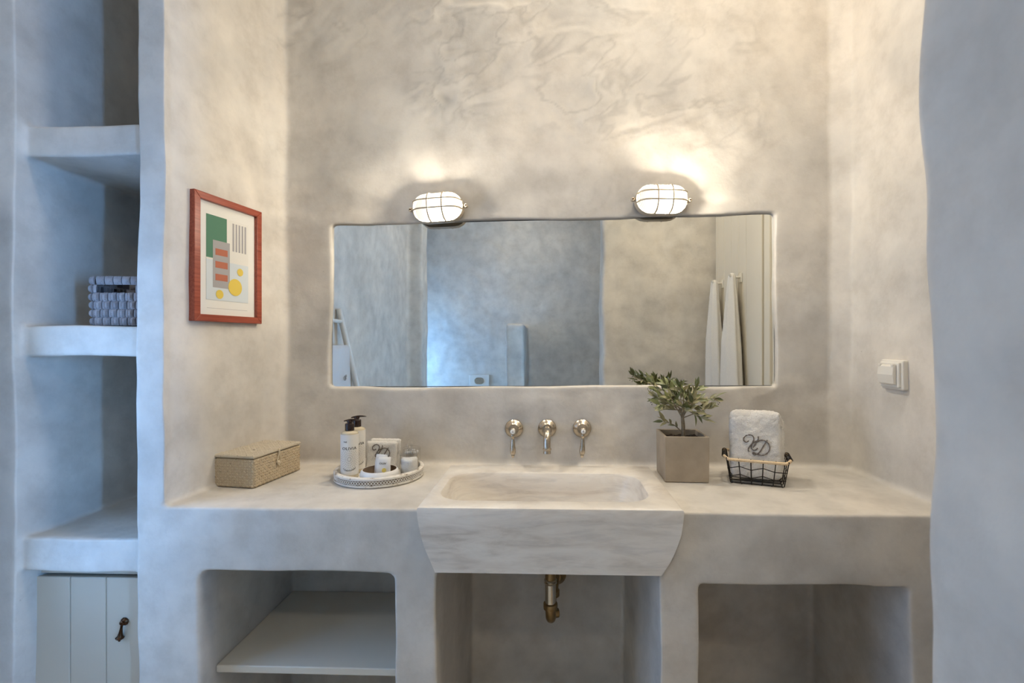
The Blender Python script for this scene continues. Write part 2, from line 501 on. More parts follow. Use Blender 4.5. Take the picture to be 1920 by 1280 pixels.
# recess sides
mb.prism([(-1.004,FY),(-.934,FY),(-.943,1.17),(-.898,1.49),(-.866,BY),(-.866,WB),(-1.004,WB)], 'z', .80, 3.1)
mb.prism([(-1.0,FY),(-.940,FY),(-.940,1.2),(-1.0,1.2)], 'z', -.05, 1.0)
mb.prism([(.883,1.57),(.945,1.525),(.953,1.2),(.95,.30),(1.14,.30),(1.14,WB),(.883,WB)], 'z', -.05, 3.1)
# shelving niche on the left
mb.box((-1.60, FY, -.05), (-1.312, WB, 3.1))
mb.box((-1.5, 1.625, -.05), (-.95, WB, 3.1))
for z0, z1 in ((1.714, 1.790), (1.211, 1.288)):
    mb.box((-1.4, 1.162, z0), (-.98, 1.66, z1))
mb.prism([(1.150,.684),(1.66,.684),(1.66,.752),(1.25,.756),(1.152,.766)], 'x', -1.4, -.98)
whole = masonry(mb, .0064, .0065, .0016, flat_top=CT)

def classify_front(c, n):
    x, y, z = c[:, 0], c[:, 1], c[:, 2]
    lab = np.array(['niche_back'] * len(x), dtype=object)
    lab[:] = 'wall_niche'
    lab[x < -1.303] = 'wall_left'
    sh = (x > -1.303) & (x < -1.0) & (y < 1.615)
    lab[sh & (z > 1.70) & (z < 1.805)] = 'plaster_shelf_a'
    lab[sh & (z > 1.198) & (z < 1.302)] = 'plaster_shelf_b'
    lab[sh & (z > .668) & (z < .784)] = 'plaster_shelf_c'
    pier = (x > -1.03) & (x < -.85) & ((z > .862) | (x < -.99)) & (y < 1.56) & ~(sh & (n[:, 2] ** 2 > .5))
    lab[pier & (x >= -1.03) & (x > -1.01)] = 'wall_pier'
    van = (x > -.99) & (z <= .862) & (x < .93)
    lab[van] = 'apron'
    lab[van & (z > .838)] = 'worktop'
    low = van & (z < .69)
    for k, (a, b) in enumerate(((-1.0, -.80), (-.42, -.2), (.2, .40), (.79, .93))):
        lab[low & (x > a) & (x < b)] = 'pillar_%d' % k
    lab[low & (y > 1.50)] = 'niche_back'
    up = (x > -.92) & (x < .90) & (z > .862) & (y > 1.535)
    lab[up] = 'wall_back'
    lab[(x >= .88) & ((z > .862) | (x >= .93))] = 'wall_right'
    lab[(y > 1.68) | (z < -.03) | (z > 3.08) | (x < -1.55) | (x > 1.11)] = ''
    return lab
pieces = split_mesh(whole, classify_front, MAT['plaster'])
bpy.data.meshes.remove(whole)
vanity = thing('washstand_counter', 'grey plaster washstand counter with open niches under the marble sink', 'counter', (0, FY, 0))
def place(me, name, parent=None, base=None):
    o = link(name, me, parent)
    if parent is not None: o.matrix_parent_inverse = Matrix.Translation(parent.location).inverted()
    return o
for key, me in pieces.items():
    if key.startswith('wall_'):
        structure(place(me, {'wall_niche': 'wall_niche', 'wall_pier': 'wall_pier'}.get(key, key)))
    elif key.startswith('plaster_shelf'):
        o = place(me, 'plaster_shelf')
        tag(o, {'a': 'topmost plaster shelf of the left niche, bare, above the blue wicker basket',
                'b': 'middle plaster shelf of the left niche, carrying the blue wicker basket',
                'c': 'lowest plaster shelf of the left niche, just above the cupboard door'}[key[-1]], 'shelf', 'plaster shelves in the left niche')
    elif key.startswith('pillar'): place(me, 'pillar', vanity)
    else: place(me, key, vanity)

# room behind the camera, seen in the mirror
mb = MB()
mb.prism([(.319,.412),(.3085,.400),(.3085,.215),(.33,.20),(1.9,.20),(1.9,.412)], 'z', -.05, 3.1)
part_me = masonry(mb, .010, .008, .0035, smooth_it=4)
add_tone(part_me); part_me.materials.append(MAT['plaster']); part_me.shade_smooth()
structure(link('wall_partition', part_me))
mb = MB()
mb.box((-1.62, -1.55, -.05), (-1.38, 1.16, 3.1))
mb.box((-2.2, -1.72, -.05), (-1.232, -1.51, 3.1))
mb.box((-2.2, -2.6, -.05), (-2.0, -1.5, 3.1))
mb.box((-2.2, -2.62, -.05), (1.9, -2.4, 3.1))
mb.box((1.7, -2.6, -.05), (1.9, .3, 3.1))
mb.box((.72, -.80, -.05), (1.8, -.62, 3.1))  # unseen stub wall added so the right window's daylight goes to the shelving
mb.box((-.403, -2.45, -.05), (-.233, -1.46, 1.42))
room = masonry(mb, .016, .010, .004, smooth_it=3)
def classify_room(c, n):
    x, y, z = c[:, 0], c[:, 1], c[:, 2]
    lab = np.array(['wall_far'] * len(x), dtype=object)
    lab[(x < -1.2) & (y > -1.53)] = 'wall_left_rear'
    lab[(x < -1.2) & (y <= -1.53) & (y > -1.75)] = 'wall_pilaster'
    lab[(x < -1.95) & (y > -2.39)] = 'wall_recess'
    lab[(x > 1.66) & (y > -2.38)] = 'wall_right_rear'
    lab[(x > .68) & (x < 1.68) & (y > -.84)] = 'wall_stub_added'
    lab[(x > -.45) & (x < -.19) & (z < 1.45) & (y > -2.385)] = 'wall_half_height'
    lab[(z < -.03) | (z > 3.08) | (x < -2.15) | (x > 1.85) | (y < -2.58)] = ''
    return lab
for key, me in split_mesh(room, classify_room, MAT['plaster']).items():
    structure(link(key, me))
bpy.data.meshes.remove(room)
structure(MB().box((-2.2, -2.6, -.08), (1.9, 1.75, 0)).build('floor', MAT['tile']))
structure(MB().box((-2.2, -2.6, 3.0), (1.9, 1.76, 3.1)).build('ceiling', plain('ceiling_plaster', (.62, .585, .53), .7, vary=(2, .05))))

# windows: daylight panes in a frame, one behind the partition, turned to light the shelving, one in the left recess
def window(name, loc, rz, w, h, mat):
    root = structure(link(name, None, None, loc, (0, 0, rz))); m = MB()
    for lo, hi in (((-.03, -w/2, 0), (.03, -w/2 + .05, h)), ((-.03, w/2 - .05, 0), (.03, w/2, h)),
                   ((-.03, -w/2, 0), (.03, w/2, .05)), ((-.03, -w/2, h - .05), (.03, w/2, h)), ((-.02, -.02, 0), (.02, .02, h))):
        m.box(lo, hi)
    m.build('window_frame', MAT['cream_paint'], root)
    MB().add([(0, -w/2, 0), (0, w/2, 0), (0, w/2, h), (0, -w/2, h)], [(0, 1, 2, 3)]).build('pane', mat, root)
    return root
window('aimed_window_1', (1.40, -.585, .75), R(90), .52, .95, MAT['daylight_a'])  # unseen, on the added stub wall, aims daylight at shelves and pier
window('window_3', (-1.35, .80, .55), 0, .52, 1.05, MAT['daylight_c'])
window('window_2', (-1.96, -2.05, .35), 0, .5, 1.1, MAT['daylight_b'])

# round fill lamps added out of frame to warm recess, masonry front and far wall
lamp = thing('fill_lamp', 'added unseen fill lamp high above the washstand', 'lamp', (.0, 1.30, 3.0))
MB().lathe([(.13, -.02), (.135, 0), (.135, .0)], 40, Matrix.Translation((0, 0, -.001))).build('base', MAT['cage'], lamp, 40)
MB().lathe([(.02, -.075), (.08, -.068), (.115, -.05), (.125, -.02)], 40).build('shade', MAT['fill_glow'], lamp, 60)

for nm, loc, st, lab in (('passage', (.50, .78, 3.0), PASSAGE_FILL, 'added unseen fill lamp between the washstand and the partition wall'),
                         ('rear', (-.3, -1.3, 3.0), REAR_FILL, 'added unseen fill lamp at the rear of the room, before the far wall')):
    l2 = copy_tree(lamp); l2.location = loc; tag(l2, lab, 'lamp')
    for ch in l2.children:
        if ch.name.startswith('shade'):
            ch.data = ch.data.copy(); ch.data.materials[0] = make_glow('fill_glass_' + nm, WARM, st)

# ------------------------------------------------------------------ marble sink
sink = thing('marble_sink', 'veined marble trough sink set into the plaster counter under the taps', 'sink', (0.0, 1.127, .70))
SIL = [(-.268,.263,.004),(-.282,.284,.036),(-.295,.298,.066),(-.304,.309,.098),(-.310,.314,.130),(-.312,.316,.158)]   # left, right, height
D = .395; m = MB()
# rim ring between outer rectangle and the rounded opening, then the basin
cx, cy = -.012, .181
rings = [rrect(.274, .130, .075, .158, 7, cx, cy), rrect(.270, .126, .072, .1565, 7, cx, cy), rrect(.267, .123, .070, .152, 7, cx, cy), rrect(.262, .118, .068, .13, 7, cx, cy),
         rrect(.238, .104, .062, .06, 7, cx, cy), rrect(.215, .085, .05, .04, 7, cx, cy), rrect(.10, .03, .02, .036, 7, cx, cy)]
rn = len(rings[0])
outer = []
for (x, y, z) in rings[0]:      # project the opening outward on the outer rectangle
    dx, dy = x - cx, y - cy
    xl = (.316 - cx) if dx > 0 else (-.312 - cx); yl = (D - cy) if dy > 0 else (0 - cy)
    k = min(xl / dx if abs(dx) > 1e-6 else 9e9, yl / dy if abs(dy) > 1e-6 else 9e9)
    # corners are reached exactly at the diagonal samples
    outer.append((cx + dx * k, cy + dy * k, .158))
for c0, corner in ((0, (.316, D)), (8, (-.312, D)), (16, (-.312, 0)), (24, (.316, 0))):
    q = min(range(c0, c0 + 8), key=lambda i: (outer[i][0] - corner[0]) ** 2 + (outer[i][1] - corner[1]) ** 2)
    outer[q] = (corner[0], corner[1], .158)
levels = [[((x + .312) / .628 * (xr - xl) + xl, y, z0) for x, y, _ in outer] for xl, xr, z0 in SIL[:-1]]
def inset(d, z): return [(x - math.copysign(d, x) * (abs(x) > .30), min(max(y, d), D - d), z) for x, y, _ in outer]
m.loft(levels + [inset(0, .1515), inset(.0018, .156), inset(.006, .158)] + rings, None, True, True)
bm_body = m.build('basin', MAT['marble'], sink, 30, 0)
MB().lathe([(.0, .0375), (.022, .0385), (.024, .036)], 24, Matrix.Translation((cx, cy, 0))).build('drain_ring', MAT['nickel'], sink, 40)

# ------------------------------------------------------------------ drain trap below the sink
trap = thing('drain_trap', 'aged brass drain trap hanging below the marble sink', 'drain pipe', (.006, 1.40, .434))
MB().tube([(0, 0, .27), (0, 0, .118)], .0155, 20).build('tailpiece', MAT['brass'], trap, 40)
MB().tube([(0, 0, .118), (0, 0, .048)], .0158, 20).build('sleeve', MAT['chrome'], trap, 40)
for z in (.122, .114):
    MB().lathe([(.0165, -.003), (.0190, 0), (.0165, .003)], 24, Matrix.Translation((0, 0, z))).build('ring', MAT['chrome'], trap, 60)
MB().lathe([(.0165, .008), (.0205, .006), (.0212, 0), (.0205, -.009), (.0165, -.011)], 24, Matrix.Translation((0, 0, .048))).build('compression_nut', MAT['brass'], trap, 50)
path = [(0, 0, .046), (0, 0, .036)] + [(0.004 * k / 8, .033 - .033 * math.cos(PI * k / 8), .030 - .032 * math.sin(PI * k / 8)) for k in range(0, 9)]
path += [(.006, .067, .05), (.010, .070, .066), (.012, .082, .078), (.014, .105, .080), (.015, .165, .066)]
MB().tube(smooth_path(path, 4), .0150, 18).build('bend', MAT['brass'], trap, 60)
MB().lathe([(.0155, .010), (.021, .008), (.021, -.008), (.0155, -.010)], 24, Matrix.Translation((.007, .067, .050))).build('compression_nut', MAT['brass'], trap, 50)
MB().lathe([(.010, -.012), (.013, -.010), (.013, .010), (.010, .012)], 20, Matrix.Translation((.014, .034, .006)) @ rot_to((1, .2, 0))).build('cleaning_plug', MAT['brass'], trap, 50)
MB().lathe([(.0155, .022), (.020, .016), (.033, .004), (.035, 0)], 32, Matrix.Translation((.018, .166, .058)) @ rot_to((0, -1, 0))).build('wall_flange', MAT['brass'], trap, 50)

m = MB()
for k, (x, z) in enumerate(((-.225, .158), (-.212, .163), (-.200, .166), (-.190, .170), (-.168, .178), (-.158, .172), (-.148, .168))):
    m.tube(smooth_path([(x, 0, z), (x + .004, -.0006, z + .003 * (-1) ** k), (x + .009, 0, z + .001)], 4), .0016, 5, flat=.5)
o = m.build('peeling_marks', MAT['soil'], vanity); o.location = (0, 1.5805 - FY, 0); o['kind'] = 'stuff'

# ------------------------------------------------------------------ mirror
mir = thing('wall_mirror', 'long frameless mirror set in a shallow plaster recess above the taps', 'mirror', (0, 1.5735, 1.09))
mp = [(-.722, .006), (.733, .014), (.733, .576), (.30, .566), (-.2, .559), (-.722, .550)]
MB().prism(mp, 'y', 0, .005).build('glass', MAT['mirror'], mir)
edge = []
for k in range(len(mp)):
    (x0, z0), (x1, z1) = mp[k], mp[(k + 1) % len(mp)]
    edge.append((x0 * .994, .0006, z0 + (.0035 if z0 < .3 else -.0035)))
MB().tube(edge, .0016, 6, True).build('edge', MAT['mirror_edge'], mir, 60)

# ------------------------------------------------------------------ bulkhead lamps
def stadium(hl, r, y, n=10):
    out = []
    for s0 in (1, -1):
        for k in range(n + 1):
            a = R(-90 + 180 * k / n) if s0 > 0 else R(90 + 180 * k / n)
            out.append((s0 * hl + r * math.cos(a), y, r * math.sin(a)))
    return out
def sconce(label, loc, tilt, yaw):
    t = thing('bulkhead_lamp', label, 'lamp', loc, 0, 'bulkhead lamps above the mirror')
    t.rotation_euler = (0, tilt, yaw)
    H = .036
    m = MB(); m.loft([stadium(H, .046, .004), stadium(H, .047, -.012), stadium(H, .044, -.014)]); m.build('backplate', MAT['cage'], t, 40)
    m = MB(); m.loft([stadium(H, .0412, -.0140), stadium(H, .0405, -.0152)]); m.build('glare_plate', MAT['lamp_inside'], t, 40)  # dark plate added behind the bulb so glare does not swallow the bars
    m = MB(); m.loft([stadium(H * .95, .026, .045), stadium(H, .03, .0)]); m.build('wall_box', MAT['cage'], t, 40)
    m = MB()
    prof = [(.0400, -.014), (.0398, -.034), (.0375, -.047), (.032, -.056), (.022, -.061), (.008, -.063)]
    m.loft([stadium(H, r, y) for r, y in prof], None, False, True); m.build('glass', MAT['sconce'], t, 60)
    m = MB(); m.loft([stadium(H, .0470, -.010), stadium(H, .0475, -.019), stadium(H, .0455, -.0248), stadium(H, .0415, -.0235), stadium(H, .0415, -.012)], None, False, False); m.build('cage_rim', MAT['cage'], t, 40)
    bl = bpy.data.lights.new('bulb', 'POINT'); bl.energy = BULB; bl.color = WARM; bl.shadow_soft_size = .016
    bo = link('bulb', bl, t, (.020, -.041, 0))
    yb = lambda q: -.018 - .050 * math.sqrt(max(0.0, 1 - (abs(q) / .0455) ** 2.6))
    for x in (-.022, .024):
        pts = [(x, yb(q), q) for q in [(-.0455 + .0910 * k / 18) for k in range(19)]]
        MB().tube(pts, .0027, 8).build('cage_bar', MAT['cage'], t, 60)
    for z in (-.011, .0165):
        L = H + math.sqrt(.0455 ** 2 - z * z)
        pts = []
        for k in range(25):
            x = -L + 2 * L * k / 24
            q = math.hypot(max(0, abs(x) - H), z)
            pts.append((x, min(-.018, yb(min(q, .0455))), z))
        MB().tube(pts, .0027, 8).build('cage_bar', MAT['cage'], t, 60)
    for s in (-1, 1):
        g = MB(); g.lathe([(.006, -.006), (.0068, -.002), (.0068, .006), (.005, .009)], 14, Matrix.Translation((s * .090, -.014, 0)) @ rot_to((0, -1, 0)))
        g.box((min(s * .080, s * .090), -.018, -.004), (max(s * .080, s * .090), -.009, .004))
        lug = g.build('lug', MAT['cage'], t, 40)
        MB().lathe([(.0026, 0), (.0026, .002), (.001, .003)], 10, Matrix.Translation((s * .090, -.023, 0)) @ rot_to((0, -1, 0))).build('screw', MAT['bronze'], lug)
    return t
sconce('oval caged bulkhead lamp above the left half of the mirror', (-.353, 1.548, 1.679), R(-3.0), R(-3))
sconce('oval caged bulkhead lamp above the right half of the mirror', (.356, 1.548, 1.698), R(0.5), R(3))

# ------------------------------------------------------------------ taps
IY = rot_to((0, -1, 0))
def rose(t, mat):
    MB().lathe([(.0295, 0), (.030, .004), (.0285, .006), (.026, .008), (.0225, .012), (.017, .015), (.0155, .018)], 40, IY).build('rose', mat, t, 50)
def handle_tap(label, x, z, letter, swing):
    t = thing('lever_tap', label, 'tap', (x, BY + .002, z), 0, 'lever taps above the sink')
    N = MAT['nickel']; rose(t, N)
    MB().lathe([(.0150, .016), (.0152, .021), (.0125, .024), (.0115, .028), (.0135, .031), (.0135, .034), (.0105, .037), (.0100, .048), (.0112, .050), (.0112, .056), (.0088, .059)], 32, IY).build('stem', N, t, 45)
    b = MB().lathe([(.0072, .058), (.0072, .0605), (.006, .0618)], 24, IY).build('button', MAT['porcelain'], t, 50)
    me = text_mesh(letter, .0085, .0002)
    me.transform(Matrix.Translation((0, -.0622, 0)) @ Matrix.Rotation(R(90), 4, 'X')); me.materials.append(MAT['ink'])
    link('letter', me, b)
    Mx = Matrix.Rotation(swing, 4, 'Y') @ Matrix.Translation((0, -.050, 0))
    prof = [(.0025, -.0835), (.0045, -.080), (.0065, -.0755), (.0048, -.0745), (.0075, -.0725), (.0092, -.066), (.0090, -.058), (.0072, -.042), (.0055, -.026), (.0050, -.020), (.0066, -.018), (.0066, -.013), (.005, -.006)]
    MB().lathe(prof, 24, Mx).build('lever', N, t, 50)
    return t
handle_tap('nickel lever tap marked C, left of the spout', -.112, .967, 'C', R(0))
handle_tap('nickel lever tap marked F, right of the spout', .109, .969, 'F', R(2.5))
sp = thing('tap_spout', 'plain nickel wall spout between the two lever taps', 'spout', (-.004, BY + .002, .968))
rose(sp, MAT['nickel'])
pts = smooth_path([(0, -.012, 0), (0, -.05, .003), (0, -.082, .001), (0, -.100, -.012), (0, -.106, -.032), (0, -.107, -.046)], 6)
MB().tube(pts, .0108, 20).build('pipe', MAT['nickel'], sp, 60)
MB().lathe([(.0108, .003), (.0132, .002), (.0132, -.002), (.0112, -.004), (.0118, -.013), (.0095, -.0135)], 24, Matrix.Translation((0, -.107, -.044))).build('nozzle', MAT['nickel'], sp, 40)

# ------------------------------------------------------------------ framed print on the left recess wall
pa = Vector((-.9195, 1.222, 1.477)); pb = Vector((-.8818, 1.4537, 1.475))
ang = math.atan2(pb.y - pa.y, pb.x - pa.x)
mid = (pa + pb) / 2
pic = thing('framed_print', 'abstract print in a red-stained wooden frame on the left recess wall', 'picture', (mid.x - .014, mid.y, mid.z - .172), ang)
W2, H2, FW = .1175, .172, .019
# local: x along the wall, y = -outward (towards the room is -y), z up
o0 = [(-W2, 0), (W2, 0), (W2, 2 * H2), (-W2, 2 * H2)]; i0 = [(-W2 + FW, FW), (W2 - FW, FW), (W2 - FW, 2 * H2 - FW), (-W2 + FW, 2 * H2 - FW)]
for k in range(4):
    j = (k + 1) % 4
    MB().prism([o0[k], o0[j], i0[j], i0[k]], 'y', -.014, .008).build('frame_bar', MAT['frame_red'], pic, None, .0015)
MB().box((-W2 + .012, -.004, .012), (W2 - .012, .003, 2 * H2 - .012)).build('mat_board', MAT['paper'], pic)
art = MB().box((-.073, -.0046, .060), (.073, -.004, .292)).build('print_sheet', MAT['whiteprint'], pic)
def flat(poly, mat, lift):
    MB().prism(poly, 'y', -.0046 - lift, -.0046 - lift + .0002).build('colour_field', MAT[mat], art)
flat([(-.073, .175), (-.073, .292), (-.005, .292), (-.005, .175)], 'green', .0003)
flat([(-.073, .060), (.073, .060), (.073, .170), (-.073, .170)], 'blue', .0003)
for k in range(5):
    flat([(.015 + .011 * k, .205), (.021 + .011 * k, .205), (.021 + .011 * k, .285), (.015 + .011 * k, .285)], 'greyprint', .0004)
flat([(-.052, .095), (.005, .095), (.005, .225), (-.052, .225)], 'greyprint', .0006)
for z in (.115, .150, .185):
    flat([(-.044, z), (-.003, z), (-.003, z + .018), (-.044, z + .018)], 'rust', .0009)
def disc(cx, cz, r): return [(cx + r * math.cos(2 * PI * k / 24), cz + r * math.sin(2 * PI * k / 24)) for k in range(24)]
flat(disc(.024, .102, .0245), 'yellow', .0012); flat(disc(-.030, .077, .0125), 'yellow', .0012); flat(disc(.042, .148, .011), 'yellow', .0012)
flat([(-.070, .037), (.070, .037), (.070, .0378), (-.070, .0378)], 'greyprint', -.0004)

# ------------------------------------------------------------------ wall socket with hinged cover
sw = thing('wall_socket', 'white covered wall socket on the right recess wall', 'socket', (.9485, 1.340, 1.120))
MB().box((-.013, -.042, 0), (.004, .042, .080)).build('plate', MAT['plastic'], sw, None, .004, 3)
MB().box((-.020, -.036, .006), (-.010, .036, .074)).build('collar', MAT['plastic'], sw, None, .003, 3)
MB().prism([(-.020, .012), (-.028, .016), (-.031, .040), (-.029, .062), (-.026, .066), (-.020, .068)], 'y', -.029, .031).build('cover', MAT['plastic'], sw, None, .002, 2)
for y in (-.024, .024):
    MB().box((-.030, y - .004, .062), (-.022, y + .004, .069)).build('hinge', MAT['plastic'], sw, None, .001)

# ------------------------------------------------------------------ cupboard door, white niche shelf
cup = thing('cupboard', 'greige boarded cupboard below the lowest niche shelf', 'cupboard', (-1.178, 1.190, 0))
xs = [-.141, -.0455, .0495, .150]
MB().box((-.141, .004, 0), (.165, .020, .646)).build('door_panel', MAT['greige_paint'], cup)
for a, b in zip(xs, xs[1:]):
    MB().box((a + .001, 0, .0), (b - .001, .008, .648)).build('board', MAT['greige_paint'], cup, None, .0022, 2)
MB().box((-.149, .012, 0), (-.1425, .03, .66)).build('side_rail', MAT['greige_paint'], cup)
MB().box((-.149, .010, .652), (.165, .03, .684)).build('top_rail', MAT['greige_paint'], cup, None, .001)
h = MB(); h.lathe([(.0095, 0), (.0105, .002), (.009, .005), (.005, .008), (.006, .011), (.003, .013)], 10, Matrix.Translation((.100, 0, .538)) @ IY)
hd = h.build('pull', MAT['bronze'], cup, 30)
MB().lathe([(.002, -.047), (.0032, -.0445), (.0030, -.042), (.0085, -.0395), (.0095, -.037), (.0062, -.034), (.0042, -.024), (.0027, -.012), (.003, -.004)], 14,
           Matrix.Translation((.100, -.009, .538)) @ Matrix.Rotation(R(9), 4, 'Y')).build('drop', MAT['bronze'], hd, 50)

sh = thing('niche_board', 'cream painted shelf board inside the left open niche of the washstand', 'shelf', (-.607, 1.192, .410))
MB().box((-.236, 0, 0), (.241, .365, .019)).build('board', MAT['cream_paint'], sh, None, .003, 3)
for x, y in ((-.224, .03), (.224, .03), (-.224, .3), (.224, .3)):
    MB().tube([(x, y, 0), (x - .012 * (1 if x < 0 else -1), y, -.004)], .003, 8).build('shelf_pin', MAT['plastic'], sh)

# ------------------------------------------------------------------ seagrass box
bx = thing('seagrass_box', 'lidded woven seagrass box with a loop and button, by the red frame', 'box', (-.803, 1.284, CT + .001), R(-8))
# local: x to the left (-), y back
BW, BD, BH = .134, .196, .079
MB().box((-BW, 0, 0), (0, BD, BH)).build('body', MAT['wicker'], bx, None, .005, 2)
def weave(M, w, h, step, mat, name, lift=.0014):
    m = MB(); nu, nv = int(w / step), int(h / step)
    for i in range(nu):
        for j in range(nv):
            u, v = (i + .5) * w / nu, (j + .5) * h / nv
            a = R(45) if (i + j) % 2 else R(-45)
            L, wd = step * .66, step * .36
            ca, sa = math.cos(a), math.sin(a)
            def q(x, y, z): return (u + x * ca - y * sa, v + x * sa + y * ca, z)
            k = lift * random.uniform(.6, 1.3)
            m.add([q(-L, -wd, 0), q(L, -wd, 0), q(L, wd, 0), q(-L, wd, 0), q(-L * .55, -wd * .6, k), q(L * .55, -wd * .6, k), q(L * .55, wd * .6, k), q(-L * .55, wd * .6, k)],
                  [(4, 5, 6, 7), (0, 1, 5, 4), (1, 2, 6, 5), (2, 3, 7, 6), (3, 0, 4, 7)], M)
    o = m.build(name, mat, bx); o['kind'] = 'stuff'; return o
S = .0074
weave(Matrix.Translation((-BW + .002, 0, .002)) @ Matrix.Rotation(R(90), 4, 'X'), BW - .004, BH - .004, S, MAT['wicker'], 'front_weave')
weave(Matrix.Translation((0, .002, .002)) @ Matrix.Rotation(R(90), 4, 'Z') @ Matrix.Rotation(R(90), 4, 'X'), BD - .004, BH - .004, S, MAT['wicker'], 'side_weave')
MB().box((-BW - .002, -.002, BH + .0015), (.002, BD + .002, BH + .0085)).build('lid', MAT['wicker_lid'], bx, None, .003, 2)
weave(Matrix.Translation((-BW, 0, BH + .0085)), BW, BD, .0088, MAT['wicker_lid'], 'lid_weave', .0022)
loop = smooth_path([(.003, .095, BH + .010), (.005, .093, BH - .004), (.005, .086, BH - .026), (.006, .092, BH - .036), (.006, .099, BH - .026), (.005, .098, BH - .004), (.003, .096, BH + .010)], 5)
MB().tube(loop, .0013, 6).build('loop', MAT['string'], bx, 60)
MB().lathe([(.005, 0), (.0055, .002), (.0035, .0045), (.001, .005)], 16, Matrix.Translation((.002, .093, BH - .029)) @ rot_to((1, 0, 0))).build('button', MAT['string'], bx, 60)

# ------------------------------------------------------------------ tray with toiletries
TX, TY = -.503, 1.418
tray = thing('round_tray', 'round distressed white tray with a pierced rim holding the toiletries', 'tray', (TX, TY, CT + .001))
RT = .128
MB().lathe([(.01, 0), (RT - .003, 0), (RT, .003), (RT, .0065), (RT - .004, .0075), (RT - .004, .0190), (RT, .0200), (RT + .0005, .0255), (RT - .003, .0285), (RT - .010, .0285), (RT - .012, .025), (RT - .012, .008), (.01, .0075)], 96).build('body', MAT['distressed'], tray, 40)
m = MB()
MB().lathe([(RT - .0038, .0078), (RT - .0034, .009), (RT - .0034, .0178), (RT - .0038, .0188)], 96, None, False).build('band_groove', MAT['tray_groove'], tray, 60)
NB = 96
for k in range(NB):
    a = 2 * PI * k / NB
    c = Vector(((RT - .0022) * math.cos(a), (RT - .0022) * math.sin(a), .0133))
    tx = Vector((-math.sin(a), math.cos(a), 0))
    ring = [c + tx * (.0033 * math.cos(b)) + Vector((0, 0, .0040 * math.sin(b))) for b in [2 * PI * q / 8 for q in range(8)]]
    m.tube(ring, .0012, 5, True)
o = m.build('pierced_band', MAT['label'], tray, 60); o['kind'] = 'stuff'
TZ = CT + .001 + .0078

def wrap_text(txt, size, radius, z, a0, spread=1.0, arc=0.0):
    me = text_mesh(txt, size, .0002)
    for v in me.vertices:
        x, y, e = v.co.x * spread, v.co.y, v.co.z
        a = a0 + x / radius
        v.co = Vector((radius_e(radius, e) * math.sin(a), -radius_e(radius, e) * math.cos(a), z + y + arc * x * x))
    me.materials.append(MAT['ink']); return me
def radius_e(r, e): return r + .0003 + e
def pump_bottle(label, loc, spin, pump_dir):
    t = thing('pump_bottle', label, 'bottle', loc, spin, 'pump bottles on the round tray')
    r = .0245
    MB().lathe([(.004, .0), (r - .003, .0), (r, .003), (r, .125), (r - .002, .131), (r - .008, .1345), (.012, .136), (.0115, .142)], 40).build('body', MAT['liquid'], t, 40)
    MB().lathe([(r + .0004, .012), (r + .0004, .127)], 48, None, False).build('paper_label', MAT['label'], t, 60)
    pb = MB().lathe([(.0125, .136), (.0128, .137), (.0128, .155), (.0115, .157), (.006, .1575), (.0055, .164)], 28).build('collar', MAT['pump'], t, 40)
    g = MB(); pd = pump_dir - spin; ca, sa = math.cos(pd), math.sin(pd)
    path = [(-.016, 0, .1632), (0, 0, .1665), (.016, 0, .1668), (.028, 0, .1655)]
    g.tube([(x * ca - y * sa, x * sa + y * ca, z) for x, y, z in smooth_path(path, 5)], [.0022 + .0030 * math.sin(PI * min(1, k / 15 * .9 + .1)) for k in range(16)], 10, flat=.55)
    g.lathe([(.0075, .1595), (.0085, .1625), (.007, .166)], 20)
    g.build('pump_head', MAT['pump'], t, 50)
    for txt, sz, z, sp, arc in (('OLIVIA', .0112, .088, 1.22, 0), ('THE', .0046, .107, 1.2, 0), ('CONDITIONING', .0046, .025, 1.05, 22)):
        a = -.45 if txt == 'THE' else 0
        link('lettering', wrap_text(txt, sz, r + .0004, z, a, sp, arc), t)
    # printed leaf dashes radiating over the label
    m = MB(); rr = r + .0008
    for ring in range(1, 6):
        for k in range(10 + ring * 4):
            b = 2 * PI * k / (10 + ring * 4) + ring * .2
            u0, z0 = math.cos(b) * ring * .0052, .058 + math.sin(b) * ring * .0058
            if abs(u0) > .03 or not (.018 < z0 < .082): continue
            du, dz = math.cos(b) * .0021, math.sin(b) * .0021
            pu, pz = -math.sin(b) * .00048, math.cos(b) * .00048
            vs = []
            for (u, z) in ((u0 - du, z0 - dz), (u0 + pu, z0 + pz), (u0 + du, z0 + dz), (u0 - pu, z0 - pz)):
                vs.append((rr * math.sin(u / rr), -rr * math.cos(u / rr), z))
            m.add(vs, [(0, 1, 2, 3)])
    o = m.build('leaf_print', MAT['thread'], t); o['kind'] = 'stuff'
    return t
pump_bottle('front pump bottle with pale label, at the left rim of the tray', (-.575, 1.372, TZ), R(20), R(4))
pump_bottle('rear pump bottle with pale label, half hidden behind the other', (-.580, 1.436, TZ), R(28), R(12))

